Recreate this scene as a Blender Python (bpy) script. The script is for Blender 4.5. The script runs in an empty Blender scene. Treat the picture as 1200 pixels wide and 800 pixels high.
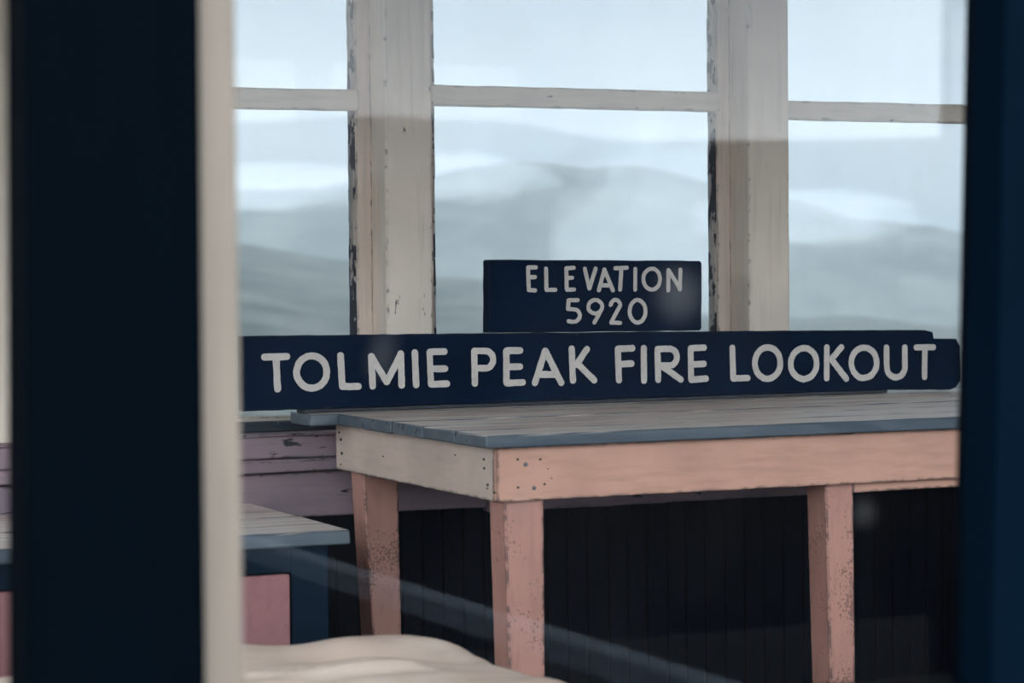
import bpy, bmesh, math, random
from mathutils import Vector, Matrix, noise

# ------------------------------------------------------------------ camera, sky, light, exposure
S = bpy.context.scene
COL = S.collection
R = math.radians
S.view_settings.view_transform = 'Standard'
S.view_settings.look = 'None'
S.view_settings.gamma = 1.0
S.view_settings.use_curve_mapping = False
S.view_settings.exposure = 0.48

EYE = Vector((-2.154, -4.786, 1.13))
YAW, PITCH, ROLL = R(24.6), R(-1.75), 0.0085
fh = Vector((math.sin(YAW), math.cos(YAW), 0)); r0 = Vector((math.cos(YAW), -math.sin(YAW), 0))
fw = math.cos(PITCH) * fh + math.sin(PITCH) * Vector((0, 0, 1))
u0 = r0.cross(fw)
rr = math.cos(ROLL) * r0 - math.sin(ROLL) * u0
uu = math.cos(ROLL) * u0 + math.sin(ROLL) * r0
cd = bpy.data.cameras.new('camera'); cam = bpy.data.objects.new('camera', cd); COL.objects.link(cam)
m = Matrix.Identity(4)
for i in range(3):
    m[i][0], m[i][1], m[i][2], m[i][3] = rr[i], uu[i], -fw[i], EYE[i]
cam.matrix_world = m
cd.lens, cd.sensor_width, cd.clip_start, cd.clip_end = 85, 36, 0.05, 9000
cd.dof.use_dof = True; cd.dof.focus_distance = 6.1; cd.dof.aperture_fstop = 4.6
S.camera = cam

W = bpy.data.worlds.new('overcast_sky'); S.world = W; W.use_nodes = True
nt = W.node_tree; nt.nodes.clear()
def N(t, kind, **kw):
    n = t.nodes.new(kind)
    for k, v in kw.items(): setattr(n, k, v)
    return n
out = N(nt, 'ShaderNodeOutputWorld'); bg = N(nt, 'ShaderNodeBackground')
tc = N(nt, 'ShaderNodeTexCoord'); mp = N(nt, 'ShaderNodeMapping'); mp.inputs['Scale'].default_value = (2.6, 2.6, 9)
nz = N(nt, 'ShaderNodeTexNoise'); nz.inputs['Scale'].default_value = 1.7; nz.inputs['Detail'].default_value = 5; nz.inputs['Roughness'].default_value = 0.55
cr = N(nt, 'ShaderNodeValToRGB')
cr.color_ramp.elements[0].position = 0.30; cr.color_ramp.elements[0].color = (0.48, 0.63, 0.74, 1)
cr.color_ramp.elements[1].position = 0.72; cr.color_ramp.elements[1].color = (0.73, 0.85, 0.93, 1)
nt.links.new(tc.outputs['Generated'], mp.inputs['Vector']); nt.links.new(mp.outputs[0], nz.inputs['Vector'])
nt.links.new(nz.outputs[0], cr.inputs[0]); nt.links.new(cr.outputs[0], bg.inputs['Color'])
bg.inputs['Strength'].default_value = 0.46
nt.links.new(bg.outputs[0], out.inputs[0])

# soft sun behind thin cloud, shining in through the near windows
sl = bpy.data.lights.new('veiled_sun', 'SUN'); sl.energy = 10.8; sl.angle = R(140); sl.color = (0.87, 0.95, 1.0)
so = bpy.data.objects.new('veiled_sun', sl); COL.objects.link(so)
sd = Vector((0.28, 0.90, -0.36)).normalized()
so.rotation_euler = sd.to_track_quat('-Z', 'Y').to_euler(); so.location = (-3, -12, 8)

S.cycles.volume_bounces = 4
S.cycles.max_bounces = 8
S.cycles.transparent_max_bounces = 16
S.cycles.caustics_reflective = False; S.cycles.caustics_refractive = False
S.cycles.use_denoising = True

# ------------------------------------------------------------------ materials
MATS = {}
def newmat(name):
    mt = bpy.data.materials.new(name); mt.use_nodes = True
    t = mt.node_tree; t.nodes.clear(); MATS[name] = mt
    o = N(t, 'ShaderNodeOutputMaterial')
    return mt, t, o
def coords(t, scale=(1, 1, 1)):
    tc = N(t, 'ShaderNodeTexCoord'); oi = N(t, 'ShaderNodeObjectInfo')
    ml = N(t, 'ShaderNodeMath', operation='MULTIPLY'); ml.inputs[1].default_value = 37.0
    t.links.new(oi.outputs['Random'], ml.inputs[0])
    va = N(t, 'ShaderNodeVectorMath', operation='ADD')
    t.links.new(tc.outputs['Object'], va.inputs[0]); t.links.new(ml.outputs[0], va.inputs[1])
    mp = N(t, 'ShaderNodeMapping'); mp.inputs['Scale'].default_value = scale
    t.links.new(va.outputs[0], mp.inputs[0])
    return mp.outputs[0]
def noise_n(t, vec, scale, detail=4, rough=0.55):
    n = N(t, 'ShaderNodeTexNoise'); n.inputs['Scale'].default_value = scale
    n.inputs['Detail'].default_value = detail; n.inputs['Roughness'].default_value = rough
    t.links.new(vec, n.inputs['Vector']); return n.outputs[0]
def ramp(t, fac, stops):
    r = N(t, 'ShaderNodeValToRGB'); e = r.color_ramp.elements
    e[0].position, e[0].color = stops[0][0], (*stops[0][1], 1)
    e[1].position, e[1].color = stops[-1][0], (*stops[-1][1], 1)
    for p, c in stops[1:-1]:
        x = e.new(p); x.color = (*c, 1)
    t.links.new(fac, r.inputs[0]); return r.outputs[0]
def mixc(t, fac, a, b, blend='MIX'):
    mx = N(t, 'ShaderNodeMix', data_type='RGBA', blend_type=blend)
    for s, v in ((mx.inputs[0], fac), (mx.inputs[6], a), (mx.inputs[7], b)):
        if hasattr(v, 'is_linked'): t.links.new(v, s)
        elif isinstance(v, (int, float)): s.default_value = v
        else: s.default_value = (*v, 1)
    return mx.outputs[2]
def bump(t, h, strength=0.3, dist=0.002):
    b = N(t, 'ShaderNodeBump'); b.inputs['Strength'].default_value = strength; b.inputs['Distance'].default_value = dist
    t.links.new(h, b.inputs['Height']); return b.outputs[0]
G1, G0 = (1, 1, 1), (0, 0, 0)
def paint(name, col, chip=(0.03, 0.03, 0.035), grain=(1, 1, 1), chip_at=0.70, dirt=0.25, rough=0.5, dirtcol=None, speck=0.0, spec=0.3, edge=0.0):
    mt, t, o = newmat(name)
    p = N(t, 'ShaderNodeBsdfPrincipled')
    v = coords(t); vg = coords(t, grain)
    g = noise_n(t, vg, 60, 4); big = noise_n(t, v, 5, 3)
    dc = dirtcol or tuple(c * 0.6 for c in col)
    dfac = ramp(t, big, [(0.38, (dirt,) * 3), (0.65, G0)])
    c1 = mixc(t, dfac, col, dc)
    gfac = ramp(t, g, [(0.30, (0.35,) * 3), (0.52, G0)])
    c1 = mixc(t, gfac, c1, dc)
    ch = noise_n(t, coords(t, tuple(g_ ** 0.45 for g_ in grain)), 22, 6, 0.66)
    cm = ramp(t, ch, [(chip_at, G0), (chip_at + 0.02, G1)])
    if edge:
        bv = N(t, 'ShaderNodeBevel', samples=4); bv.inputs['Radius'].default_value = 0.010
        ge = N(t, 'ShaderNodeNewGeometry'); dt = N(t, 'ShaderNodeVectorMath', operation='DOT_PRODUCT')
        t.links.new(bv.outputs[0], dt.inputs[0]); t.links.new(ge.outputs['True Normal'], dt.inputs[1])
        en = noise_n(t, v, 34, 5, 0.65)
        e1 = N(t, 'ShaderNodeMath', operation='SUBTRACT'); e1.inputs[0].default_value = 1.0; t.links.new(dt.outputs['Value'], e1.inputs[1])
        e2 = N(t, 'ShaderNodeMath', operation='MULTIPLY_ADD'); e2.inputs[1].default_value = 1.1; t.links.new(e1.outputs[0], e2.inputs[0]); t.links.new(en, e2.inputs[2])
        em = ramp(t, e2.outputs[0], [(0.82 - edge, G0), (0.84 - edge, G1)])
        on = N(t, 'ShaderNodeMath', operation='GREATER_THAN'); on.inputs[1].default_value = 0.012; t.links.new(e1.outputs[0], on.inputs[0])
        em2 = N(t, 'ShaderNodeMath', operation='MULTIPLY'); t.links.new(em, em2.inputs[0]); t.links.new(on.outputs[0], em2.inputs[1]); em = em2.outputs[0]
        mxn = N(t, 'ShaderNodeMath', operation='MAXIMUM'); t.links.new(cm, mxn.inputs[0]); t.links.new(em, mxn.inputs[1]); cm = mxn.outputs[0]
    c2 = mixc(t, cm, c1, chip)
    if speck:
        sp = noise_n(t, v, 140, 2, 0.5); area = noise_n(t, v, 9, 3)
        ad = N(t, 'ShaderNodeMath', operation='ADD'); t.links.new(sp, ad.inputs[0]); t.links.new(area, ad.inputs[1])
        sm = ramp(t, ad.outputs[0], [(1.27 - speck, G0), (1.30 - speck, (0.8,) * 3)]) if False else None
        mu = N(t, 'ShaderNodeMath', operation='MULTIPLY'); mu.inputs[1].default_value = 0.5; t.links.new(ad.outputs[0], mu.inputs[0])
        sm = ramp(t, mu.outputs[0], [(0.635 - speck, G0), (0.655 - speck, (0.75,) * 3)])
        c2 = mixc(t, sm, c2, tuple(c * 0.4 for c in col))
    t.links.new(c2, p.inputs['Base Color'])
    p.inputs['Roughness'].default_value = rough; p.inputs['Specular IOR Level'].default_value = spec
    hm = N(t, 'ShaderNodeMath', operation='SUBTRACT'); t.links.new(g, hm.inputs[0]); t.links.new(cm, hm.inputs[1])
    t.links.new(bump(t, hm.outputs[0], 0.35, 0.0012), p.inputs['Normal'])
    t.links.new(p.outputs[0], o.inputs[0]); return mt
PINK = (0.74, 0.50, 0.41)
paint('apron_paint', (0.69, 0.375, 0.272), grain=(0.15, 1, 1), chip_at=0.725, dirt=0.3, edge=0.24)
paint('side_apron_paint', (0.70, 0.54, 0.44), grain=(1, 0.15, 1), chip_at=0.725, dirt=0.35, edge=0.24)
paint('exterior_dark_lit', (0.0004, 0.0045, 0.011), grain=(1, 1, 0.05), chip_at=0.9, rough=0.7, spec=0.02)  # lighter copy of exterior_dark: stronger light on the right post put into its colour
paint('leg_paint', (0.57, 0.285, 0.225), grain=(1, 1, 0.15), chip_at=0.70, dirt=0.4, speck=0.055, edge=0.24)
paint('post_paint', (0.90, 0.765, 0.64), grain=(1, 1, 0.06), chip_at=0.68, dirt=0.3, edge=0.13)
paint('sash_paint', (0.86, 0.75, 0.64), grain=(0.1, 1, 1), chip_at=0.67, dirt=0.3, edge=0.15)
paint('stile_paint', (0.86, 0.71, 0.60), grain=(1, 1, 0.06), chip_at=0.65, dirt=0.35, edge=0.17)
paint('wall_board_paint', (0.37, 0.26, 0.285), grain=(0.07, 1, 1), chip_at=0.64, dirt=0.45, dirtcol=(0.19, 0.16, 0.20), edge=0.16)
paint('dark_wainscot', (0.0006, 0.0026, 0.0080), grain=(1, 1, 0.05), chip_at=0.9, rough=0.6, spec=0.08)
paint('exterior_dark', (0.0001, 0.0015, 0.0034), grain=(1, 1, 0.05), chip_at=0.9, rough=0.7, spec=0.02)
paint('stop_paint', (0.195, 0.157, 0.128), grain=(1, 1, 0.08), chip_at=0.80, dirt=0.2)
paint('slate_paint', (0.045, 0.070, 0.095), chip=(0.012, 0.014, 0.02), grain=(0.3, 1, 1), chip_at=0.66, rough=0.5)
paint('speckled_slate', (0.030, 0.045, 0.062), chip=(0.35, 0.38, 0.42), grain=(1, 1, 1), chip_at=0.66, rough=0.5)
paint('putty', (0.55, 0.48, 0.42), chip=(0.035, 0.035, 0.05), grain=(1, 1, 0.25), chip_at=0.50, rough=0.7)
paint('cabinet_dark', (0.003, 0.013, 0.028), grain=(1, 1, 0.1), chip_at=0.74, rough=0.6, spec=0.06)
paint('cabinet_pink', (0.37, 0.165, 0.165), grain=(1, 1, 0.6), chip_at=0.67, dirt=0.3, rough=0.5, edge=0.14)
paint('sign_paint', (0.0002, 0.010, 0.033), chip=(0.10, 0.10, 0.11), grain=(0.06, 1, 1), chip_at=0.755, rough=0.65, dirt=0.6, dirtcol=(0.0001, 0.005, 0.017), spec=0.05, edge=0.07)
paint('letter_paint', (0.66, 0.60, 0.55), chip=(0.20, 0.18, 0.17), grain=(1, 1, 1), chip_at=0.80, dirt=0.2, rough=0.7)
paint('ceiling_paint', (0.62, 0.55, 0.50), grain=(0.1, 1, 1), chip_at=0.80)
paint('floor_wood', (0.10, 0.085, 0.08), grain=(1, 0.06, 1), chip_at=0.72, rough=0.55)
paint('raw_wood', (0.16, 0.13, 0.12), grain=(0.08, 1, 1), chip_at=0.72, rough=0.7)
paint('batten_wood', (0.040, 0.045, 0.055), grain=(0.06, 1, 1), chip_at=0.62, chip=(0.11, 0.09, 0.08), rough=0.7)
paint('rail_post', (0.02, 0.025, 0.03), grain=(1, 1, 0.06), chip_at=0.74, rough=0.7)
paint('rail_wood', (0.20, 0.25, 0.32), grain=(1, 0.06, 1), chip_at=0.74, rough=0.7)
paint('nail_metal', (0.05, 0.055, 0.06), chip_at=0.9, rough=0.5)
paint('washer_metal', (0.16, 0.17, 0.18), chip_at=0.9, rough=0.4)

def worn_top(name):          # worn bare wood on top, old slate paint left on the edges
    mt, t, o = newmat(name)
    p = N(t, 'ShaderNodeBsdfPrincipled')
    vg = coords(t, (0.05, 1, 1)); v = coords(t, (0.35, 1, 1))
    g = noise_n(t, vg, 24, 8, 0.7); b = noise_n(t, v, 4.5, 4); b2 = noise_n(t, vg, 16, 5, 0.6)
    wood = ramp(t, g, [(0.35, (0.20, 0.14, 0.12)), (0.46, (0.70, 0.57, 0.50)), (0.58, (0.93, 0.85, 0.77))])
    stain = ramp(t, b, [(0.40, (0.70, 0.50, 0.43)), (0.62, (0.92, 0.86, 0.80))])
    wood = mixc(t, 0.35, wood, stain)
    dk = ramp(t, b2, [(0.28, (0.8,) * 3), (0.40, G0)])
    wood = mixc(t, dk, wood, (0.07, 0.06, 0.065))
    ge = N(t, 'ShaderNodeNewGeometry'); sx = N(t, 'ShaderNodeSeparateXYZ')
    t.links.new(ge.outputs['True Normal'], sx.inputs[0])
    up = ramp(t, sx.outputs[2], [(0.80, G0), (0.90, G1)])
    pc = ramp(t, b2, [(0.45, (0.070, 0.095, 0.12)), (0.60, (0.11, 0.135, 0.155)), (0.635, (0.02, 0.02, 0.03))])
    t.links.new(mixc(t, up, pc, wood), p.inputs['Base Color'])
    p.inputs['Roughness'].default_value = 0.38; p.inputs['Specular IOR Level'].default_value = 0.5
    t.links.new(bump(t, g, 0.5, 0.0015), p.inputs['Normal'])
    t.links.new(p.outputs[0], o.inputs[0])
worn_top('worn_top')

def canvas(name):
    mt, t, o = newmat(name)
    p = N(t, 'ShaderNodeBsdfPrincipled'); v = coords(t)
    wv = N(t, 'ShaderNodeTexWave'); wv.inputs['Scale'].default_value = 60; wv.inputs['Distortion'].default_value = 1.5
    t.links.new(v, wv.inputs['Vector'])
    b = noise_n(t, v, 7, 4)
    c = ramp(t, b, [(0.35, (0.70, 0.53, 0.43)), (0.65, (0.84, 0.68, 0.57))])
    c = mixc(t, 0.12, c, wv.outputs[0], 'MULTIPLY')
    t.links.new(c, p.inputs['Base Color']); p.inputs['Roughness'].default_value = 0.9; p.inputs['Specular IOR Level'].default_value = 0.1
    t.links.new(bump(t, wv.outputs[0], 0.2, 0.001), p.inputs['Normal'])
    t.links.new(p.outputs[0], o.inputs[0])
canvas('canvas')

# soft pale spots on the near pane: x, z on the pane, radius, strength
SPOTS = [(-1.271, 1.036, 0.013, 0.035), (-1.266, 1.056, 0.013, 0.03), (-0.932, 1.100, 0.022, 0.07), (-0.703, 0.858, 0.013, 0.035), (-1.116, 0.888, 0.013, 0.035)]
def glass(name, tint, dirt, spots=(), ior=1.34):
    mt, t, o = newmat(name)
    tr = N(t, 'ShaderNodeBsdfTransparent'); tr.inputs[0].default_value = (*tint, 1)
    gl = N(t, 'ShaderNodeBsdfGlossy'); gl.inputs['Roughness'].default_value = 0.02
    fr = N(t, 'ShaderNodeFresnel'); fr.inputs['IOR'].default_value = ior
    # film of dust and dried drops
    df = N(t, 'ShaderNodeBsdfDiffuse'); df.inputs[0].default_value = (0.6, 0.6, 0.6, 1)
    tl = N(t, 'ShaderNodeBsdfTranslucent'); tl.inputs[0].default_value = (0.7, 0.72, 0.75, 1)
    ad = N(t, 'ShaderNodeMixShader'); ad.inputs[0].default_value = 0.6
    t.links.new(df.outputs[0], ad.inputs[1]); t.links.new(tl.outputs[0], ad.inputs[2])
    v = coords(t, (1, 1, 0.5)); n1 = noise_n(t, v, 6, 4)
    d = ramp(t, n1, [(0.4, (dirt * 0.3,) * 3), (0.7, (dirt,) * 3)])
    if spots:
        ge = N(t, 'ShaderNodeNewGeometry'); acc = d
        for (sx, sz, sr, sa) in spots:
            ds = N(t, 'ShaderNodeVectorMath', operation='DISTANCE'); ds.inputs[1].default_value = (sx, -2.54, sz)
            t.links.new(ge.outputs['Position'], ds.inputs[0])
            mr = N(t, 'ShaderNodeMapRange', interpolation_type='SMOOTHSTEP')
            mr.inputs[1].default_value = 0.0; mr.inputs[2].default_value = sr * 1.9; mr.inputs[3].default_value = sa; mr.inputs[4].default_value = 0.0
            t.links.new(ds.outputs['Value'], mr.inputs[0])
            aa = N(t, 'ShaderNodeMath', operation='ADD'); t.links.new(acc, aa.inputs[0]); t.links.new(mr.outputs[0], aa.inputs[1]); acc = aa.outputs[0]
        d = acc
    m1 = N(t, 'ShaderNodeMixShader'); t.links.new(d, m1.inputs[0]); t.links.new(tr.outputs[0], m1.inputs[1]); t.links.new(ad.outputs[0], m1.inputs[2])
    m2 = N(t, 'ShaderNodeMixShader'); t.links.new(fr.outputs[0], m2.inputs[0]); t.links.new(m1.outputs[0], m2.inputs[1]); t.links.new(gl.outputs[0], m2.inputs[2])
    t.links.new(m2.outputs[0], o.inputs[0])
glass('old_glass', (0.985, 0.995, 1.0), 0.03, ior=1.2)
glass('near_glass', (0.985, 0.99, 1.0), 0.006)
glass('spotted_glass', (0.985, 0.99, 1.0), 0.006, spots=SPOTS)

def forest(name, c0, c1, sc):
    mt, t, o = newmat(name)
    p = N(t, 'ShaderNodeBsdfPrincipled'); tc = N(t, 'ShaderNodeTexCoord')
    n1 = noise_n(t, tc.outputs['Object'], sc, 6, 0.65)
    t.links.new(ramp(t, n1, [(0.38, c0), (0.62, c1)]), p.inputs['Base Color'])
    p.inputs['Roughness'].default_value = 1.0; p.inputs['Specular IOR Level'].default_value = 0
    t.links.new(p.outputs[0], o.inputs[0])
forest('forest_far', (0.03, 0.04, 0.04), (0.08, 0.09, 0.085), 0.02)
forest('forest_dark', (0.0004, 0.0025, 0.005), (0.0015, 0.005, 0.009), 0.3)
forest('hazed_slope', (0.25, 0.27, 0.28), (0.40, 0.42, 0.43), 0.02)  # ridge colour lightened to stand in for the haze over it
forest('meadow_slope', (0.025, 0.032, 0.03), (0.075, 0.08, 0.072), 0.03)

mt, t, o = newmat('mist')
vs = N(t, 'ShaderNodeVolumeScatter'); vs.inputs['Color'].default_value = (0.158, 0.174, 0.182, 1)
vs.inputs['Density'].default_value = 0.0015; vs.inputs['Anisotropy'].default_value = 0.0
t.links.new(vs.outputs[0], o.inputs['Volume'])

mt, t, o = newmat('cloud')
vs = N(t, 'ShaderNodeVolumeScatter'); vs.inputs['Color'].default_value = (0.46, 0.515, 0.55, 1)
vs.inputs['Density'].default_value = 0.0075; vs.inputs['Anisotropy'].default_value = 0.0
t.links.new(vs.outputs[0], o.inputs['Volume'])

# ------------------------------------------------------------------ mesh helpers
def link(name, bm, mat, parent=None, loc=(0, 0, 0), smooth=False):
    me = bpy.data.meshes.new(name); bm.normal_update(); bm.to_mesh(me); bm.free()
    if smooth:
        for p in me.polygons: p.use_smooth = True
    me.materials.append(MATS[mat])
    o = bpy.data.objects.new(name, me); COL.objects.link(o)
    if parent:
        o.parent = parent; o.location = Vector(loc) - Vector(parent.location)
    else: o.location = loc
    return o
def empty(name, loc):
    o = bpy.data.objects.new(name, None); COL.objects.link(o); o.location = loc
    o.empty_display_size = 0.1; return o
def tag(o, label=None, cat=None, group=None, kind=None):
    if label: o['label'] = label
    if cat: o['category'] = cat
    if group: o['group'] = group
    if kind: o['kind'] = kind
    return o
def boxbm(dx, dy, dz, bevel=0.002, dtop=None, wob=0.0, seg=1, rnd=None):
    """box centred on 0; dtop = (x shift left-bottom, x shift right-bottom) to taper a leg; wob = uneven edges along the longest side"""
    bm = bmesh.new(); bmesh.ops.create_cube(bm, size=1)
    for v in bm.verts: v.co = Vector((v.co.x * dx, v.co.y * dy, v.co.z * dz))
    if dtop:
        for v in bm.verts:
            if v.co.z < 0: v.co.x += dtop[0] if v.co.x < 0 else dtop[1]
    if wob and seg > 1:
        ax = max(range(3), key=lambda i: (dx, dy, dz)[i])
        L = (dx, dy, dz)[ax]; no = Vector([1 if i == ax else 0 for i in range(3)])
        for k in range(1, seg):
            c = no * (-L / 2 + L * k / seg)
            bmesh.ops.bisect_plane(bm, geom=bm.verts[:] + bm.edges[:] + bm.faces[:], plane_co=c, plane_no=no)
    if bevel:
        bmesh.ops.bevel(bm, geom=[e for e in bm.edges if len(e.link_faces) == 2 and e.calc_face_angle() > 0.5], offset=bevel, segments=1, affect='EDGES', clamp_overlap=True)
    if wob:
        rn = rnd or random
        for v in bm.verts:
            v.co += Vector((rn.uniform(-wob, wob), rn.uniform(-wob, wob), rn.uniform(-wob, wob)))
    return bm
def box(name, x0, x1, y0, y1, z0, z1, mat, parent=None, bevel=0.002, **kw):
    c = ((x0 + x1) / 2, (y0 + y1) / 2, (z0 + z1) / 2)
    return link(name, boxbm(x1 - x0, y1 - y0, z1 - z0, bevel, **kw), mat, parent, c)
rnd = random.Random(7)

# ------------------------------------------------------------------ the room: planes
XL, XR = -2.25, 2.50          # room left / right
YN, YB = -2.60, 1.08          # near wall outer face, back wall post face
GB = 1.20                     # glass plane of the back windows
ZC = 2.16
ZF = -0.09              # floor level
# floor
fl = box('floor', XL, XR, -2.62, 1.30, ZF - 0.10, ZF - 0.03, 'raw_wood', bevel=0); fl['kind'] = 'structure'
x = XL
while x < XR - 0.01:
    w = min(0.14, XR - x)
    box('plank', x + 0.0015, x + w - 0.0015, -2.50, 1.28, ZF - 0.03, ZF, 'floor_wood', fl, bevel=0.002); x += w
# ceiling and eaves
ce = box('ceiling', XL - 0.55, XR + 0.55, -3.15, 1.85, ZC, ZC + 0.10, 'ceiling_paint', bevel=0); ce['kind'] = 'structure'

# back wall: dark vertical board wainscot, pink boards under the windows
wb = box('wall_back', XL, XR, 1.14, 1.26, ZF, 0.62, 'dark_wainscot', bevel=0); wb['kind'] = 'structure'
x = XL + 0.002
while x < XR - 0.02:
    w = min(0.062 + rnd.uniform(-0.003, 0.003), XR - x)
    box('plank', x + 0.0022, x + w - 0.0022, 1.118 + rnd.uniform(0, 0.003), 1.14, ZF, 0.56, 'dark_wainscot', wb, bevel=0.0025); x += w
box('board', XL, 0.46, 1.092, 1.14, 0.492, 0.606, 'wall_board_paint', wb, bevel=0.003, wob=0.0012, seg=24, rnd=rnd)
box('board', 0.463, XR, 1.092, 1.14, 0.478, 0.606, 'wall_board_paint', wb, bevel=0.003, wob=0.0012, seg=24, rnd=rnd)
box('ledge', XL, XR, 1.062, 1.145, 0.612, 0.645, 'wall_board_paint', wb, bevel=0.004, wob=0.0012, seg=40, rnd=rnd)
box('apron_board', XL, XR, 1.078, 1.16, 0.647, 0.704, 'wall_board_paint', wb, bevel=0.003, wob=0.001, seg=40, rnd=rnd)
box('sill', XL, XR, 1.070, 1.26, 0.704, 0.712, 'wall_board_paint', wb, bevel=0.002, wob=0.001, seg=40, rnd=rnd)
box('sill_flashing', XL, XR, 1.130, 1.176, 0.712, 0.738, 'speckled_slate', wb, bevel=0.003)
# header over the windows
h = box('trim_1', XL, XR, 1.08, 1.26, 2.02, ZC, 'post_paint', bevel=0.003); h['kind'] = 'structure'

# posts of the back wall
posts = [(-2.25, -2.11), (-0.916, -0.786), (0.174, 0.304), (1.261, 1.393), (2.35, 2.48)]
NT = [2]
for (a, b) in posts:
    p = box('trim_%d' % NT[0], a, b, YB, 1.26, 0.712, 2.02, 'post_paint', bevel=0.003, wob=0.0006, seg=14, rnd=rnd)
    p['kind'] = 'structure'; NT[0] += 1

def sash(n, a, b, zb, zt, zm, yg, paint_h, paint_v, gmat, st=0.045, out=1, mh=0.054, br=0.037):
    """window n: two stiles, two rails, one muntin, two panes; yg = glass plane"""
    r = empty('window_%d' % n, ((a + b) / 2, yg, zb)); r['kind'] = 'structure'
    y0, y1 = yg - 0.022, yg + 0.022
    box('stile', a, a + st, y0, y1, zb, zt, paint_v, r, wob=0.0009, seg=16, rnd=rnd)
    box('stile', b - st, b, y0, y1, zb, zt, paint_v, r, wob=0.0012, seg=22, rnd=rnd)
    for q in (a + st, b - st - 0.007): box('glazing_putty', q, q + 0.007, y0 + 0.004, y1 - 0.004, zb + br, zt - 0.05, 'putty', r, bevel=0.001, wob=0.0012, seg=40, rnd=rnd)
    box('bottom_rail', a + st, b - st, y0, y1, zb, zb + br, paint_h, r, wob=0.0008, seg=16, rnd=rnd)
    box('top_rail', a + st, b - st, y0, y1, zt - 0.05, zt, paint_h, r)
    if zm:
        box('muntin', a + st - 0.004, b - st + 0.010, y0 - 0.004, y1, zm - mh / 2, zm + mh / 2, paint_h, r, bevel=0.003, wob=0.0010, seg=20, rnd=rnd)
        box('pane', a + st - 0.003, b - st + 0.003, yg - 0.002, yg + 0.002, zb + br - 0.003, zm - mh / 2 + 0.003, gmat, r, bevel=0)
        box('pane', a + st - 0.003, b - st + 0.003, yg - 0.002, yg + 0.002, zm + mh / 2 - 0.003, zt - 0.047, gmat, r, bevel=0)
    else:
        box('pane', a + st - 0.003, b - st + 0.003, yg - 0.002, yg + 0.002, zb + br - 0.003, zt - 0.047, gmat, r, bevel=0)
    return r
zms = [1.575, 1.573, 1.592, 1.573]
for i in range(4):
    sash(i + 1, posts[i][1], posts[i + 1][0], 0.712, 2.02, zms[i], GB, 'sash_paint', 'stile_paint', 'old_glass')

# side walls, low with windows above
for side, x0, x1 in (('left', XL - 0.12, XL), ('right', XR, XR + 0.12)):
    w = box('wall_' + side, x0, x1, -2.6, 1.26, ZF, 0.70, 'dark_wainscot', bevel=0); w['kind'] = 'structure'
    h = box('trim_%d' % NT[0], x0, x1, -2.6, 1.26, 2.02, ZC, 'post_paint', bevel=0); h['kind'] = 'structure'; NT[0] += 1
    for yy in (-2.6, -1.68, -0.72, 0.22, 1.13):
        p = box('trim_%d' % NT[0], x0, x1, yy, yy + 0.13, 0.70, 2.02, 'post_paint', bevel=0.003); p['kind'] = 'structure'; NT[0] += 1

for k, (side, xs) in enumerate((('left', XL - 0.06), ('right', XR + 0.06))):
    for q, y0 in enumerate((-2.47, -1.55, -0.59, 0.35)):
        y1 = (-1.68, -0.72, 0.22, 1.13)[q]
        r = empty('window_%d' % (10 + 4 * k + q), (xs, (y0 + y1) / 2, 0.70)); r['kind'] = 'structure'
        box('bottom_rail', xs - 0.02, xs + 0.02, y0, y1, 0.70, 0.745, 'post_paint', r)
        box('top_rail', xs - 0.02, xs + 0.02, y0, y1, 1.98, 2.02, 'post_paint', r)
        box('stile', xs - 0.02, xs + 0.02, y0, y0 + 0.04, 0.745, 1.98, 'post_paint', r)
        box('stile', xs - 0.02, xs + 0.02, y1 - 0.04, y1, 0.745, 1.98, 'post_paint', r)
        box('muntin', xs - 0.02, xs + 0.02, y0 + 0.04, y1 - 0.04, 1.55, 1.60, 'post_paint', r)
        box('pane', xs - 0.002, xs + 0.002, y0 + 0.038, y1 - 0.038, 0.743, 1.552, 'old_glass', r, bevel=0)
        box('pane', xs - 0.002, xs + 0.002, y0 + 0.038, y1 - 0.038, 1.598, 1.982, 'old_glass', r, bevel=0)

# near wall: dark outside, seen from the walkway
wf = box('wall_front', XL, XR, YN, -2.48, ZF - 0.10, 0.66, 'exterior_dark', bevel=0); wf['kind'] = 'structure'
h = box('trim_%d' % NT[0], XL, XR, YN, -2.48, 2.02, ZC, 'exterior_dark', bevel=0); h['kind'] = 'structure'; NT[0] += 1
def skew_box(name, xl0, xr0, xl1, xr1, y0, y1, z0, z1, mat, bevel=0.002):
    """upright board whose two edges run from bottom (..0) to top (..1)"""
    bm = bmesh.new(); c = Vector(((xl0 + xr0) / 2, (y0 + y1) / 2, z0))
    co = [(xl0, y0, z0), (xr0, y0, z0), (xr0, y1, z0), (xl0, y1, z0), (xl1, y0, z1), (xr1, y0, z1), (xr1, y1, z1), (xl1, y1, z1)]
    vs = [bm.verts.new(Vector(p) - c) for p in co]
    for f in ((3, 2, 1, 0), (4, 5, 6, 7), (0, 1, 5, 4), (1, 2, 6, 5), (2, 3, 7, 6), (3, 0, 4, 7)): bm.faces.new([vs[i] for i in f])
    bmesh.ops.bevel(bm, geom=bm.edges[:], offset=bevel, segments=2, affect='EDGES')
    return link(name, bm, mat, None, c)
def trim(o):
    o['kind'] = 'structure'; NT[0] += 1; return o
trim(skew_box('trim_%d' % NT[0], -1.645, -1.474, -1.629, -1.470, YN, YN + 0.075, 0.66, 2.02, 'exterior_dark'))
trim(skew_box('trim_%d' % NT[0], -1.62, -1.432, -1.60, -1.434, YN + 0.012, YN + 0.050, 0.66, 2.02, 'stop_paint'))
trim(skew_box('trim_%d' % NT[0], -0.578, -0.41, -0.540, -0.39, YN, YN + 0.075, 0.66, 2.02, 'exterior_dark_lit'))
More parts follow.
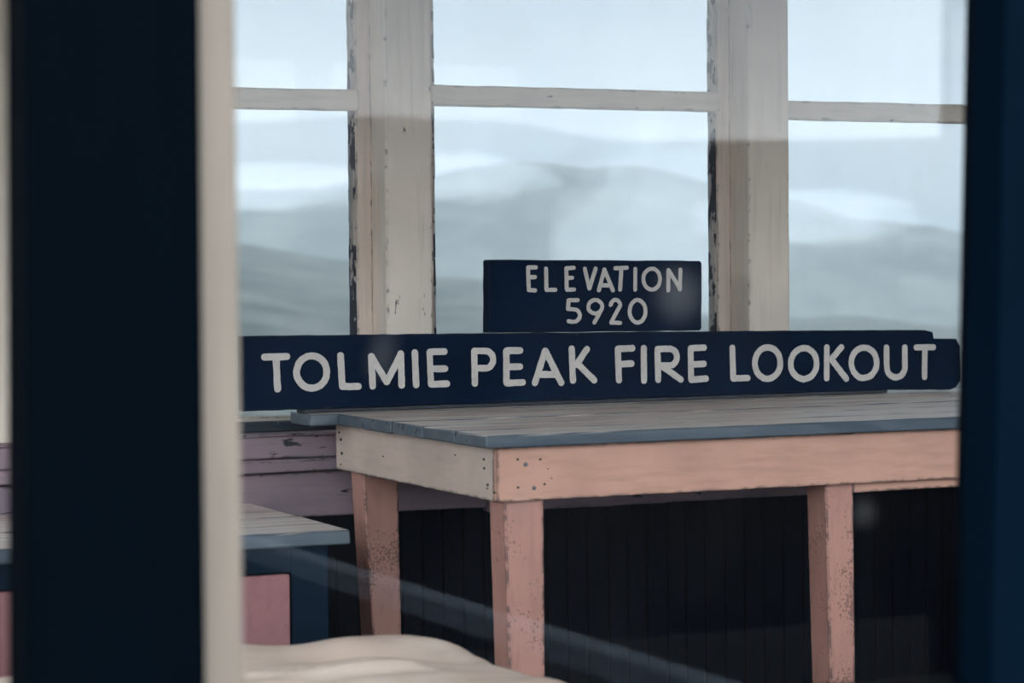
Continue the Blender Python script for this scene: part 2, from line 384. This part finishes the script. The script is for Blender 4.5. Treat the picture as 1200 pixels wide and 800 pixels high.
for a, b in ((-2.25, -2.12), (0.38, 0.52), (1.32, 1.45), (2.37, 2.50)):
    trim(box('trim_%d' % NT[0], a, b, YN, YN + 0.10, 0.66, 2.02, 'exterior_dark'))
near = [(-2.12, -1.61), (-1.45, -0.53), (-0.43, 0.38), (0.52, 1.32), (1.45, 2.37)]
for i, (a, b) in enumerate(near):
    r = empty('window_%d' % (5 + i), ((a + b) / 2, YN + 0.06, 0.66)); r['kind'] = 'structure'
    box('pane', a, b, YN + 0.058, YN + 0.062, 0.66, 2.02, 'spotted_glass' if i == 1 else 'near_glass', r, bevel=0)

# ------------------------------------------------------------------ work table
NAILS_F = [(0.0481, 0.7117, 0.003, 'nail_metal'), (0.0675, 0.6997, 0.0055, 'washer_metal'), (0.1027, 0.7095, 0.003, 'nail_metal'), (0.0486, 0.65, 0.0028, 'nail_metal'), (0.0877, 0.6473, 0.005, 'washer_metal'), (0.1126, 0.6546, 0.0028, 'nail_metal'), (0.1212, 0.6881, 0.0014, 'nail_metal'), (0.1293, 0.667, 0.0014, 'nail_metal')]
NAILS_S = [(0.0707, 0.7088, 0.0035), (0.0688, 0.6892, 0.0035), (0.0512, 0.6538, 0.0035), (0.0536, 0.6461, 0.002), (0.0149, 0.6399, 0.003), (0.9761, 0.7151, 0.0035), (0.9643, 0.6974, 0.004), (0.9592, 0.663, 0.0045), (0.6738, 0.6747, 0.0018), (0.23, 0.7075, 0.002), (0.9662, 0.6343, 0.002)]
tb = tag(empty('work_table', (0.9, 0.5, 0)), 'large pink painted wooden table with worn plank top, carrying the signs', 'table')
TX1 = 2.02
ys = [-0.032, 0.147, 0.330, 0.515, 0.700, 0.880, 1.035]
for i in range(6):
    box('top_plank', (-0.112 if i == 5 else -0.042 + rnd.uniform(-0.004, 0.003)), TX1, ys[i] + 0.001, ys[i + 1] - 0.001, 0.740, 0.768 + rnd.uniform(-0.001, 0.001), 'worn_top', tb, bevel=0.003, wob=0.0008, seg=30, rnd=rnd)
front = box('front_apron', 0.0, TX1 - 0.03, 0.0, 0.022, 0.620, 0.740, 'apron_paint', tb, bevel=0.0015, wob=0.0007, seg=40, rnd=rnd)
sidea = box('side_apron', 0.0, 0.020, 0.0225, 1.005, 0.620, 0.740, 'side_apron_paint', tb, bevel=0.0015, wob=0.0007, seg=30, rnd=rnd)
box('side_apron', TX1 - 0.05, TX1 - 0.03, 0.024, 1.005, 0.620, 0.740, 'apron_paint', tb, bevel=0.0015)
box('rear_apron', 0.021, TX1 - 0.05, 0.985, 1.005, 0.640, 0.740, 'apron_paint', tb, bevel=0.0015)
box('lower_rail', 0.925, TX1 - 0.05, 0.026, 0.060, 0.596, 0.660, 'apron_paint', tb, bevel=0.002, wob=0.0008, seg=20, rnd=rnd)
def leg(x0, x1, y0, y1, taper=(0.018, 0.0)):
    return box('leg', x0, x1, y0, y1, ZF, 0.735, 'leg_paint', tb, bevel=0.003, dtop=taper)
leg(0.023, 0.122, 0.024, 0.105, (0.02, 0.0)); leg(0.846, 0.926, 0.026, 0.110, (0.022, 0.006))
leg(0.023, 0.122, 0.890, 0.978, (0.045, 0.012)); leg(1.91, 1.985, 0.890, 0.978, (0.0, 0.0)); leg(1.91, 1.985, 0.026, 0.110, (0.0, 0))
def disc(name, r, h, mat, parent, loc, axis):
    bm = bmesh.new()
    bmesh.ops.create_cone(bm, cap_ends=True, segments=10, radius1=r, radius2=r * 0.75, depth=h)
    if axis == 'y': bmesh.ops.rotate(bm, verts=bm.verts, matrix=Matrix.Rotation(R(90), 3, 'X'))
    else: bmesh.ops.rotate(bm, verts=bm.verts, matrix=Matrix.Rotation(R(-90), 3, 'Y'))
    o = bpy.data.objects.new(name, None) if False else link(name, bm, mat, None, (0, 0, 0))
    o.parent = parent; gp = Vector(parent.location) + (Vector(parent.parent.location) if parent.parent else Vector())
    o.location = Vector(loc) - gp; return o
for (xx, zz, r, mm) in NAILS_F: disc('nail', r, 0.004, mm, front, (xx, -0.0012, zz), 'y')
for (yy, zz, r) in NAILS_S: disc('nail', r, 0.004, 'nail_metal', sidea, (-0.0012, yy, zz), 'x')

# batten lying along the back of the table, under the sign
bt = box('batten', -0.112, 1.62, 0.930, 0.985, 0.7698, 0.7785, 'batten_wood', bevel=0.0015, wob=0.0007, seg=30, rnd=rnd)
tag(bt, 'thin dark wooden batten lying under the long sign on the table', 'batten')

# ------------------------------------------------------------------ signs
def ribbon(pts, w, y, rn, depth=0.0025):
    """flat painted stroke with round ends and slightly ragged edges, facing -Y"""
    P = [Vector((p[0], p[1])) for p in pts]
    closed = (P[0] - P[-1]).length < 1e-4
    Q = []
    for a, b in zip(P[:-1], P[1:]):
        n = max(1, int((b - a).length / 0.006))
        for k in range(n): Q.append(a.lerp(b, k / n))
    if not closed: Q.append(P[-1])
    n = len(Q); hw = w / 2; L, Rr = [], []
    for i in range(n):
        if closed: tg = Q[(i + 1) % n] - Q[i - 1]
        else: tg = Q[min(i + 1, n - 1)] - Q[max(i - 1, 0)]
        tg.normalize(); nn = Vector((-tg.y, tg.x))
        L.append(Q[i] + nn * (hw + rn.uniform(-1, 1) * w * 0.035)); Rr.append(Q[i] - nn * (hw + rn.uniform(-1, 1) * w * 0.035))
    bm = bmesh.new()
    V = lambda p, yy: bm.verts.new((p.x, yy, p.y))
    if closed:
        lf = [V(p, y) for p in L]; rf = [V(p, y) for p in Rr]; lb = [V(p, y + depth) for p in L]; rb = [V(p, y + depth) for p in Rr]
        for i in range(n):
            j = (i + 1) % n
            bm.faces.new((lf[i], lf[j], rf[j], rf[i])); bm.faces.new((lf[j], lf[i], lb[i], lb[j])); bm.faces.new((rf[i], rf[j], rb[j], rb[i]))
    else:
        def cap(c, d, nn):
            return [c + nn * (hw * 0.96 * math.cos(a)) + d * (hw * 0.90 * math.sin(a)) for a in (R(k) for k in (25, 50, 75, 105, 130, 155))]
        t1 = (Q[-1] - Q[-2]).normalized(); t0 = (Q[0] - Q[1]).normalized()
        outl = L + cap(Q[-1], t1, Vector((-t1.y, t1.x))) + Rr[::-1] + cap(Q[0], t0, Vector((-t0.y, t0.x)))
        fr = [V(p, y) for p in outl]; bk = [V(p, y + depth) for p in outl]
        # fill front as strips: main body quads + caps as fans
        m = len(outl)
        for i in range(n - 1): bm.faces.new((fr[i], fr[i + 1], fr[n + 6 + (n - 2 - i)], fr[n + 6 + (n - 1 - i)]))
        bm.faces.new([fr[n - 1]] + fr[n:n + 6] + [fr[n + 6]])
        bm.faces.new([fr[2 * n + 5]] + fr[2 * n + 6:2 * n + 12] + [fr[0]])
        for i in range(m): bm.faces.new((fr[i], bk[i], bk[(i + 1) % m], fr[(i + 1) % m]))
    bmesh.ops.recalc_face_normals(bm, faces=bm.faces)
    return bm
def board(name, outline, y0, y1, mat, rn):
    """plank cut to an outline (x, z), with a softened front edge"""
    bm = bmesh.new(); P = []
    n = len(outline)
    for i in range(n):
        a = Vector(outline[i]); b = Vector(outline[(i + 1) % n]); k = max(1, int((b - a).length / 0.03))
        for j in range(k):
            p = a.lerp(b, j / k)
            if j: p += Vector((rn.uniform(-1, 1), rn.uniform(-1, 1))) * 0.0008
            P.append(p)
    cx = sum(p.x for p in P) / len(P); zb = min(p.y for p in P); c = Vector((cx, (y0 + y1) / 2, zb))
    fr = [bm.verts.new(Vector((p.x, y0, p.y)) - c) for p in P]; bk = [bm.verts.new(Vector((p.x, y1, p.y)) - c) for p in P]
    f0 = bm.faces.new(fr); f1 = bm.faces.new(bk[::-1]); m = len(P)
    for i in range(m): bm.faces.new((fr[i], bk[i], bk[(i + 1) % m], fr[(i + 1) % m]))
    bmesh.ops.recalc_face_normals(bm, faces=bm.faces)
    bmesh.ops.bevel(bm, geom=[e for e in f0.edges], offset=0.0025, segments=1, affect='EDGES')
    bmesh.ops.triangulate(bm, faces=[f for f in bm.faces if len(f.verts) > 4])
    return link(name, bm, mat, None, c)
BIG = [[[[-215,913],[-155,913]],[[-184,909],[-181,832]]],
 [[[-50,872],[-52,859],[-58,848],[-67,839],[-78,834],[-91,832],[-103,834],[-114,840],[-123,850],[-129,861],[-131,874],[-128,886],[-123,897],[-114,906],[-102,912],[-90,913],[-77,911],[-66,905],[-57,896],[-52,884],[-50,872]]],
 [[[-13,913],[-9,834]],[[-9,834],[35,833]]],
 [[[70,909],[73,832]],[[70,909],[111,842]],[[111,842],[151,912]],[[150,914],[152,832]]],
 [[[189,916],[192,832]]],
 [[[230,916],[233,833]],[[230,916],[272,916]],[[231,873],[273,872]],[[233,833],[278,833]]],
 [[[355,916],[356,831]],[[355,916],[389,915],[395,914],[400,910],[405,905],[407,899],[408,892],[407,885],[404,879],[400,874],[394,871],[388,870],[360,871]]],
 [[[446,914],[446,830]],[[446,914],[486,914]],[[446,872],[485,872]],[[446,830],[493,831]]],
 [[[558,912],[527,828]],[[558,912],[604,826]],[[541,850],[588,849]]],
 [[[635,916],[638,831]],[[680,914],[647,872]],[[651,876],[701,830]]],
 [[[771,912],[774,828]],[[771,912],[815,913]],[[773,871],[812,872]]],
 [[[849,913],[849,825]]],
 [[[890,909],[892,826]],[[890,909],[929,909],[935,907],[941,904],[945,899],[948,893],[949,886],[948,879],[945,873],[940,868],[935,865],[929,864],[897,865]],[[905,862],[961,825]]],
 [[[991,909],[992,824]],[[991,909],[1033,910]],[[992,865],[1032,866]],[[992,824],[1038,826]]],
 [[[1120,908],[1122,824]],[[1122,824],[1168,824]]],
 [[[1271,862],[1269,849],[1263,837],[1254,828],[1243,822],[1230,820],[1218,822],[1206,829],[1197,839],[1192,851],[1190,864],[1192,877],[1198,889],[1207,899],[1218,904],[1231,906],[1243,904],[1255,898],[1264,888],[1269,876],[1271,862]]],
 [[[1387,858],[1385,845],[1379,833],[1370,824],[1358,818],[1345,816],[1332,819],[1321,825],[1311,835],[1305,847],[1304,860],[1306,873],[1312,885],[1321,894],[1333,900],[1346,902],[1359,900],[1370,893],[1380,884],[1385,871],[1387,858]]],
 [[[1420,903],[1419,816]],[[1468,902],[1434,869]],[[1434,869],[1483,813]]],
 [[[1583,855],[1581,842],[1575,831],[1565,821],[1553,816],[1540,814],[1527,816],[1516,823],[1507,832],[1501,844],[1499,857],[1501,870],[1507,882],[1516,891],[1528,897],[1541,899],[1554,897],[1566,890],[1575,881],[1581,869],[1583,855]]],
 [[[1615,898],[1616,846],[1616,842],[1618,833],[1622,825],[1628,819],[1637,815],[1646,813],[1656,814],[1664,818],[1671,824],[1675,832],[1677,840],[1676,844],[1676,897]]],
 [[[1714,896],[1773,895]],[[1743,892],[1742,811]]]]
SMALL = [[[[510,1130],[512,1071]],[[510,1130],[533,1130]],[[511,1104],[530,1105]],[[512,1071],[530,1070]]],
 [[[562,1127],[563,1071]],[[563,1071],[589,1071]]],
 [[[621,1127],[622,1071]],[[621,1127],[643,1128]],[[622,1101],[638,1102]],[[622,1071],[643,1071]]],
 [[[675,1126],[688,1073]],[[688,1073],[707,1126]]],
 [[[733,1123],[716,1068]],[[733,1123],[758,1067]],[[722,1081],[751,1081]]],
 [[[765,1126],[800,1127]],[[783,1122],[779,1069]]],
 [[[825,1124],[824,1068]]],
 [[[900,1096],[898,1087],[895,1079],[889,1073],[882,1069],[874,1068],[866,1070],[859,1074],[854,1080],[850,1088],[849,1097],[850,1105],[854,1113],[860,1119],[867,1123],[875,1124],[882,1123],[889,1119],[895,1113],[898,1105],[900,1096]]],
 [[[924,1065],[925,1120]],[[925,1120],[959,1070]],[[959,1067],[961,1121]]],
 [[[654,1043],[627,1043]],[[627,1043],[625,1020]],[[625,1020],[642,1019],[649,1018],[655,1014],[658,1009],[660,1002],[658,996],[654,991],[648,987],[641,986],[626,988]]],
 [[[726,1025],[725,1019],[722,1014],[717,1010],[711,1008],[705,1007],[699,1008],[693,1011],[688,1015],[685,1020],[685,1025],[686,1031],[689,1036],[693,1039],[699,1042],[705,1043],[712,1042],[717,1039],[722,1035],[725,1030],[726,1025]],[[724,1018],[702,983]]],
 [[[750,1029],[752,1029],[752,1034],[755,1037],[758,1040],[762,1042],[767,1042],[771,1041],[775,1038],[777,1035],[779,1031],[779,1027],[752,983]],[[752,982],[779,981]]],
 [[[855,1010],[854,1001],[850,993],[845,986],[838,982],[831,981],[824,982],[817,987],[812,993],[808,1002],[807,1011],[809,1020],[812,1029],[817,1035],[824,1040],[831,1041],[839,1039],[845,1035],[851,1028],[854,1020],[855,1010]]]]

lr = random.Random(3)
def letters(root, data, width, wd2=None):
    y = 0.928
    rw = root.location
    for strokes in data:
        bm = bmesh.new()
        xs = [p[0] for s in strokes for p in s]; zs = [p[1] for s in strokes for p in s]
        c = Vector(((min(xs) + max(xs)) / 2000, y, min(zs) / 1000))
        for k, s in enumerate(strokes):
            b2 = ribbon([(p[0] / 1000, p[1] / 1000) for p in s], width * lr.uniform(0.97, 1.03), y - 0.0003 * k, lr)
            me = bpy.data.meshes.new('tmp'); b2.to_mesh(me); b2.free(); bm.from_mesh(me); bpy.data.meshes.remove(me)
        for v in bm.verts: v.co -= c
        link('letter', bm, 'letter_paint', root, c)
SY0, SY1 = 0.930, 0.966
big = board('lookout_sign', [(-0.272, 0.7795), (0.5, 0.7805), (1.0, 0.7795), (1.60, 0.7790), (1.832, 0.773), (1.852, 0.780), (1.868, 0.800), (1.866, 0.895), (1.852, 0.917), (1.776, 0.9195), (1.772, 0.938), (1.745, 0.944), (1.40, 0.949), (0.6, 0.958), (-0.272, 0.966)], SY0, SY1, 'sign_paint', lr)
tag(big, 'long navy board sign lettered TOLMIE PEAK FIRE LOOKOUT in cream', 'sign')
letters(big, BIG, 0.0172)
sm = board('elevation_sign', [(0.395, 0.9615), (0.7, 0.9590), (1.020, 0.9560), (1.027, 0.962), (1.028, 1.138), (1.022, 1.144), (0.402, 1.151), (0.397, 1.147)], SY0 + 0.0, SY1 - 0.004, 'sign_paint', lr)
tag(sm, 'short navy board sign lettered ELEVATION 5920 standing on the long sign', 'sign')
letters(sm, SMALL, 0.0108)

# ------------------------------------------------------------------ low cabinet left of the table
cb = tag(empty('low_cabinet', (-0.6, 0.62, 0)), 'low cabinet with weathered plank top beside the table leg', 'cabinet')
CX0, CX1 = -1.15, -0.232
box('top_plank', CX0, CX1, 0.292, 0.615, 0.512, 0.545, 'worn_top', cb, bevel=0.004, wob=0.001, seg=20, rnd=rnd)
box('top_plank', CX0, CX1 - 0.004, 0.622, 0.985, 0.512, 0.545, 'worn_top', cb, bevel=0.004, wob=0.001, seg=20, rnd=rnd)
box('body', CX0 + 0.04, -0.280, 0.335, 0.97, ZF + 0.02, 0.512, 'cabinet_dark', cb, bevel=0.002)
box('face_frame', -0.366, -0.279, 0.312, 0.337, ZF, 0.512, 'cabinet_dark', cb, bevel=0.002)
box('face_frame', CX0 + 0.04, CX0 + 0.12, 0.312, 0.337, ZF, 0.512, 'cabinet_dark', cb, bevel=0.002)
box('face_frame', CX0 + 0.12, -0.366, 0.312, 0.337, 0.455, 0.512, 'cabinet_dark', cb, bevel=0.002)
box('door', CX0 + 0.125, -0.372, 0.306, 0.334, 0.05, 0.451, 'cabinet_pink', cb, bevel=0.003)

# ------------------------------------------------------------------ bunk and mattress
bk = tag(empty('bunk', (-1.2, -1.6, 0)), 'low wooden bunk frame under the canvas mattress', 'bunk')
for bx in (-1.86, -0.62):
    for by in (-2.40, -0.86): box('leg', bx, bx + 0.07, by, by + 0.07, ZF, 0.30, 'raw_wood', bk)
box('platform', -1.90, -0.40, -2.44, -0.70, 0.28, 0.32, 'raw_wood', bk)
bm = bmesh.new(); nx, ny = 110, 140; mx0, mx1, my0, my1 = -1.92, -0.315, -2.44, -0.63
def mat_h(x, y):
    ex = min(x - mx0, mx1 - x); ey = min(y - my0, my1 - y); e = min(1, max(0, min(ex, 0.16) / 0.16)) ; e2 = min(1, max(0, min(ey, 0.09) / 0.09))
    h = 0.132 * (1 - (1 - e) ** 2.6) * (1 - (1 - e2) ** 2.6)
    h += 0.016 * noise.noise(Vector((x * 3.1, y * 3.1, 0.4))) + 0.007 * noise.noise(Vector((x * 9, y * 7, 2.4)))
    h += 0.022 * math.exp(-(((x + 0.58) / 0.10) ** 2 + ((y + 0.75) / 0.07) ** 2))
    h += 0.020 * math.exp(-(((x + 0.88) / 0.16) ** 2 + ((y + 0.76) / 0.10) ** 2))
    h -= 0.034 * math.exp(-(((x + 0.64) / 0.11) ** 2 + ((y + 0.855) / 0.045) ** 2))
    h += 0.012 * noise.noise(Vector((x * 4 + 3 * y, y * 16, 5.1))) * e * e2
    h += 0.014 * math.exp(-((y + 0.985 + 0.22 * (x + 0.8) + 0.012 * math.sin(x * 23)) / 0.016) ** 2) * (1 if x < -0.62 else max(0, 1 - (x + 0.62) / 0.05))
    return max(0.005, h)
grid = []
for j in range(ny + 1):
    row = []
    for i in range(nx + 1):
        x = mx0 + (mx1 - mx0) * i / nx; y = my0 + (my1 - my0) * j / ny
        row.append(bm.verts.new((x + 1.2, y + 1.6, mat_h(x, y))))
    grid.append(row)
for j in range(ny):
    for i in range(nx): bm.faces.new((grid[j][i], grid[j][i + 1], grid[j + 1][i + 1], grid[j + 1][i]))
ring = [grid[0][i] for i in range(nx)] + [grid[j][nx] for j in range(ny)] + [grid[ny][i] for i in range(nx, 0, -1)] + [grid[j][0] for j in range(ny, 0, -1)]
low = [bm.verts.new((v.co.x, v.co.y, 0.0)) for v in ring]
for i in range(len(ring)):
    k = (i + 1) % len(ring); bm.faces.new((ring[k], ring[i], low[i], low[k]))
bm.faces.new(low[::-1])
bmesh.ops.recalc_face_normals(bm, faces=bm.faces)
mo = link('mattress', bm, 'canvas', None, (-1.2, -1.6, 0.32), smooth=True)
tag(mo, 'lumpy beige canvas mattress in front of the table', 'mattress')

# ------------------------------------------------------------------ walkway outside the near window
wk = box('walkway', XL - 1.2, XR + 1.2, -7.5, -2.62, -0.30, -0.12, 'exterior_dark', bevel=0); wk['kind'] = 'structure'

rl = tag(empty('walkway_railing', (-0.56, -4.7, -0.12)), 'low grey-blue wooden railing outside, mirrored as a streak in the near pane', 'railing')
box('top_rail', -0.585, -0.535, -6.2, -2.9, 0.53, 0.572, 'rail_wood', rl, bevel=0.004)
for yy in (-6.15, -2.95): box('post', -0.585, -0.535, yy, yy + 0.05, -0.12, 0.53, 'rail_post', rl, bevel=0.003)

# ------------------------------------------------------------------ mountains in the mist
def terrain(name, mat, az0, az1, naz, rings, label, group=None):
    """ridge swept around the lookout; rings = [(radius, fn(az_deg) -> height)]"""
    bm = bmesh.new(); rows = []
    for (rad, fn) in rings:
        row = []
        for i in range(naz + 1):
            az = az0 + (az1 - az0) * i / naz; a = R(az)
            z = fn(az) + rad * 0.004 * noise.fractal(Vector((math.sin(a) * rad / 90, math.cos(a) * rad / 90, rad / 300)), 0.8, 2.0, 5)
            row.append(bm.verts.new((EYE.x + rad * math.sin(a), EYE.y + rad * math.cos(a), z)))
        rows.append(row)
    for a, b in zip(rows[:-1], rows[1:]):
        for i in range(naz): bm.faces.new((a[i], a[i + 1], b[i + 1], b[i]))
    bmesh.ops.recalc_face_normals(bm, faces=bm.faces)
    o = link(name, bm, mat, None, (0, 0, 0), smooth=True)
    return tag(o, label, 'mountain', group)
def interp(tab):
    def fn(x):
        for (a, va), (b, vb) in zip(tab[:-1], tab[1:]):
            if a <= x <= b:
                s = (x - a) / (b - a); s = s * s * (3 - 2 * s); return va + (vb - va) * s
        return tab[0][1] if x < tab[0][0] else tab[-1][1]
    return fn
def crest(el, rad, k=1.0): return lambda az: 1.13 + rad * math.tan(R(el(az))) * k
far_el = interp([(-60, 1.2), (5, 1.6), (18, 1.9), (22, 2.2), (25, 2.45), (27.5, 2.3), (31.2, 1.45), (33, 1.05), (34.2, 0.85), (35.2, 0.62), (40, 0.9), (60, 1.5), (100, 1.2)])
terrain('mountain_ridge', 'forest_far', -60, 100, 420,
        [(450, lambda a: -160), (800, lambda a: -110), (1150, lambda a: -40 + 8 * math.sin(a * 0.7)), (1350, crest(far_el, 1350, 0.62)), (1500, crest(far_el, 1500)), (1800, lambda a: -60), (2300, lambda a: -120)],
        'misty mountain ridge beyond the far windows')
near_el = interp([(-60, -1), (5, 0.9), (18.0, 0.45), (21, 0.20), (23, -0.1), (26, -0.6), (32, -1.2), (60, -3), (100, -3)])
terrain('forested_slope', 'meadow_slope', -60, 100, 420,
        [(90, lambda a: -22), (250, lambda a: -40), (850, crest(near_el, 850, 1.4)), (1130, crest(near_el, 1130)), (1240, lambda a: -60), (1300, lambda a: -120)],
        'nearer forested slope in the mist, low in the left window')
hill_el = interp([(100, 1.2), (130, 2.6), (144, 3.0), (151, 3.0), (156.4, 2.45), (159.4, 1.75), (165, 1.6), (200, 1.4), (300, 1.0)])
terrain('wooded_hill', 'forest_dark', 100, 300, 420,
        [(14, lambda a: -2.5), (40, lambda a: -3.5), (80, crest(hill_el, 80, 0.5)), (130, crest(hill_el, 130)), (200, lambda a: -30)],
        'dark wooded hill reflected faintly in the near window pane')
back_el = interp([(100, 1.2), (130, 2.4), (144, 2.9), (152, 2.9), (156, 3.45), (160, 3.5), (165, 3.3), (175, 2.8), (200, 2.4), (300, 1.2)])
terrain('hazy_ridge', 'hazed_slope', 100, 300, 420,
        [(240, lambda a: -60), (450, lambda a: -30), (600, crest(back_el, 600, 0.7)), (760, crest(back_el, 760)), (1000, lambda a: -60)],
        'far ridge with haze put into its pale colour, reflected above the wooded hill in the near pane')

# mist: a sector of still haze over the valley beyond the far windows, with denser clouds in it
bm = bmesh.new(); n = 40; V = []
for (rad, z) in ((120, -260), (1650, -260), (1650, 95), (120, 95)):
    V.append([bm.verts.new((EYE.x + rad * math.sin(R(-60 + 160 * i / n)), EYE.y + rad * math.cos(R(-60 + 160 * i / n)), z)) for i in range(n + 1)])
for k in range(4):
    a, b = V[k], V[(k + 1) % 4]
    for i in range(n): bm.faces.new((a[i], a[i + 1], b[i + 1], b[i]))
for i in (0, n): bm.faces.new([V[k][i] for k in range(4)])
bmesh.ops.recalc_face_normals(bm, faces=bm.faces)
mo = link('mist', bm, 'mist', None, (0, 0, 0))
tag(mo, 'pale mist hanging over the mountains beyond the windows', 'mist', kind='stuff')
def cloud(az, el, rad, sx, sz, label):
    bm = bmesh.new(); bmesh.ops.create_icosphere(bm, subdivisions=4, radius=1)
    for v in bm.verts:
        d = v.co.normalized(); k = 1 + 0.28 * noise.fractal(d * 2.2 + Vector((az, el, 0)), 0.8, 2.0, 4)
        v.co = Vector((d.x * sx * k, d.y * sx * k, d.z * sz * k))
    o = link('cloud', bm, 'cloud', None, (EYE.x + rad * math.sin(R(az)), EYE.y + rad * math.cos(R(az)), EYE.z + rad * math.tan(R(el))), smooth=True)
    tag(o, label, 'cloud', kind='stuff')
cloud(31.6, 1.15, 1250, 58, 15, 'thin cloud trailing along the ridge in the right window')
cloud(18.6, 1.95, 1250, 66, 13, 'thin cloud lying on the ridge in the left window')
cloud(23.4, 2.15, 1300, 52, 13, 'thin cloud capping the ridge in the middle window')
cloud(28.2, -0.2, 1000, 46, 60, 'white cloud drifting across the ridge behind the short sign')
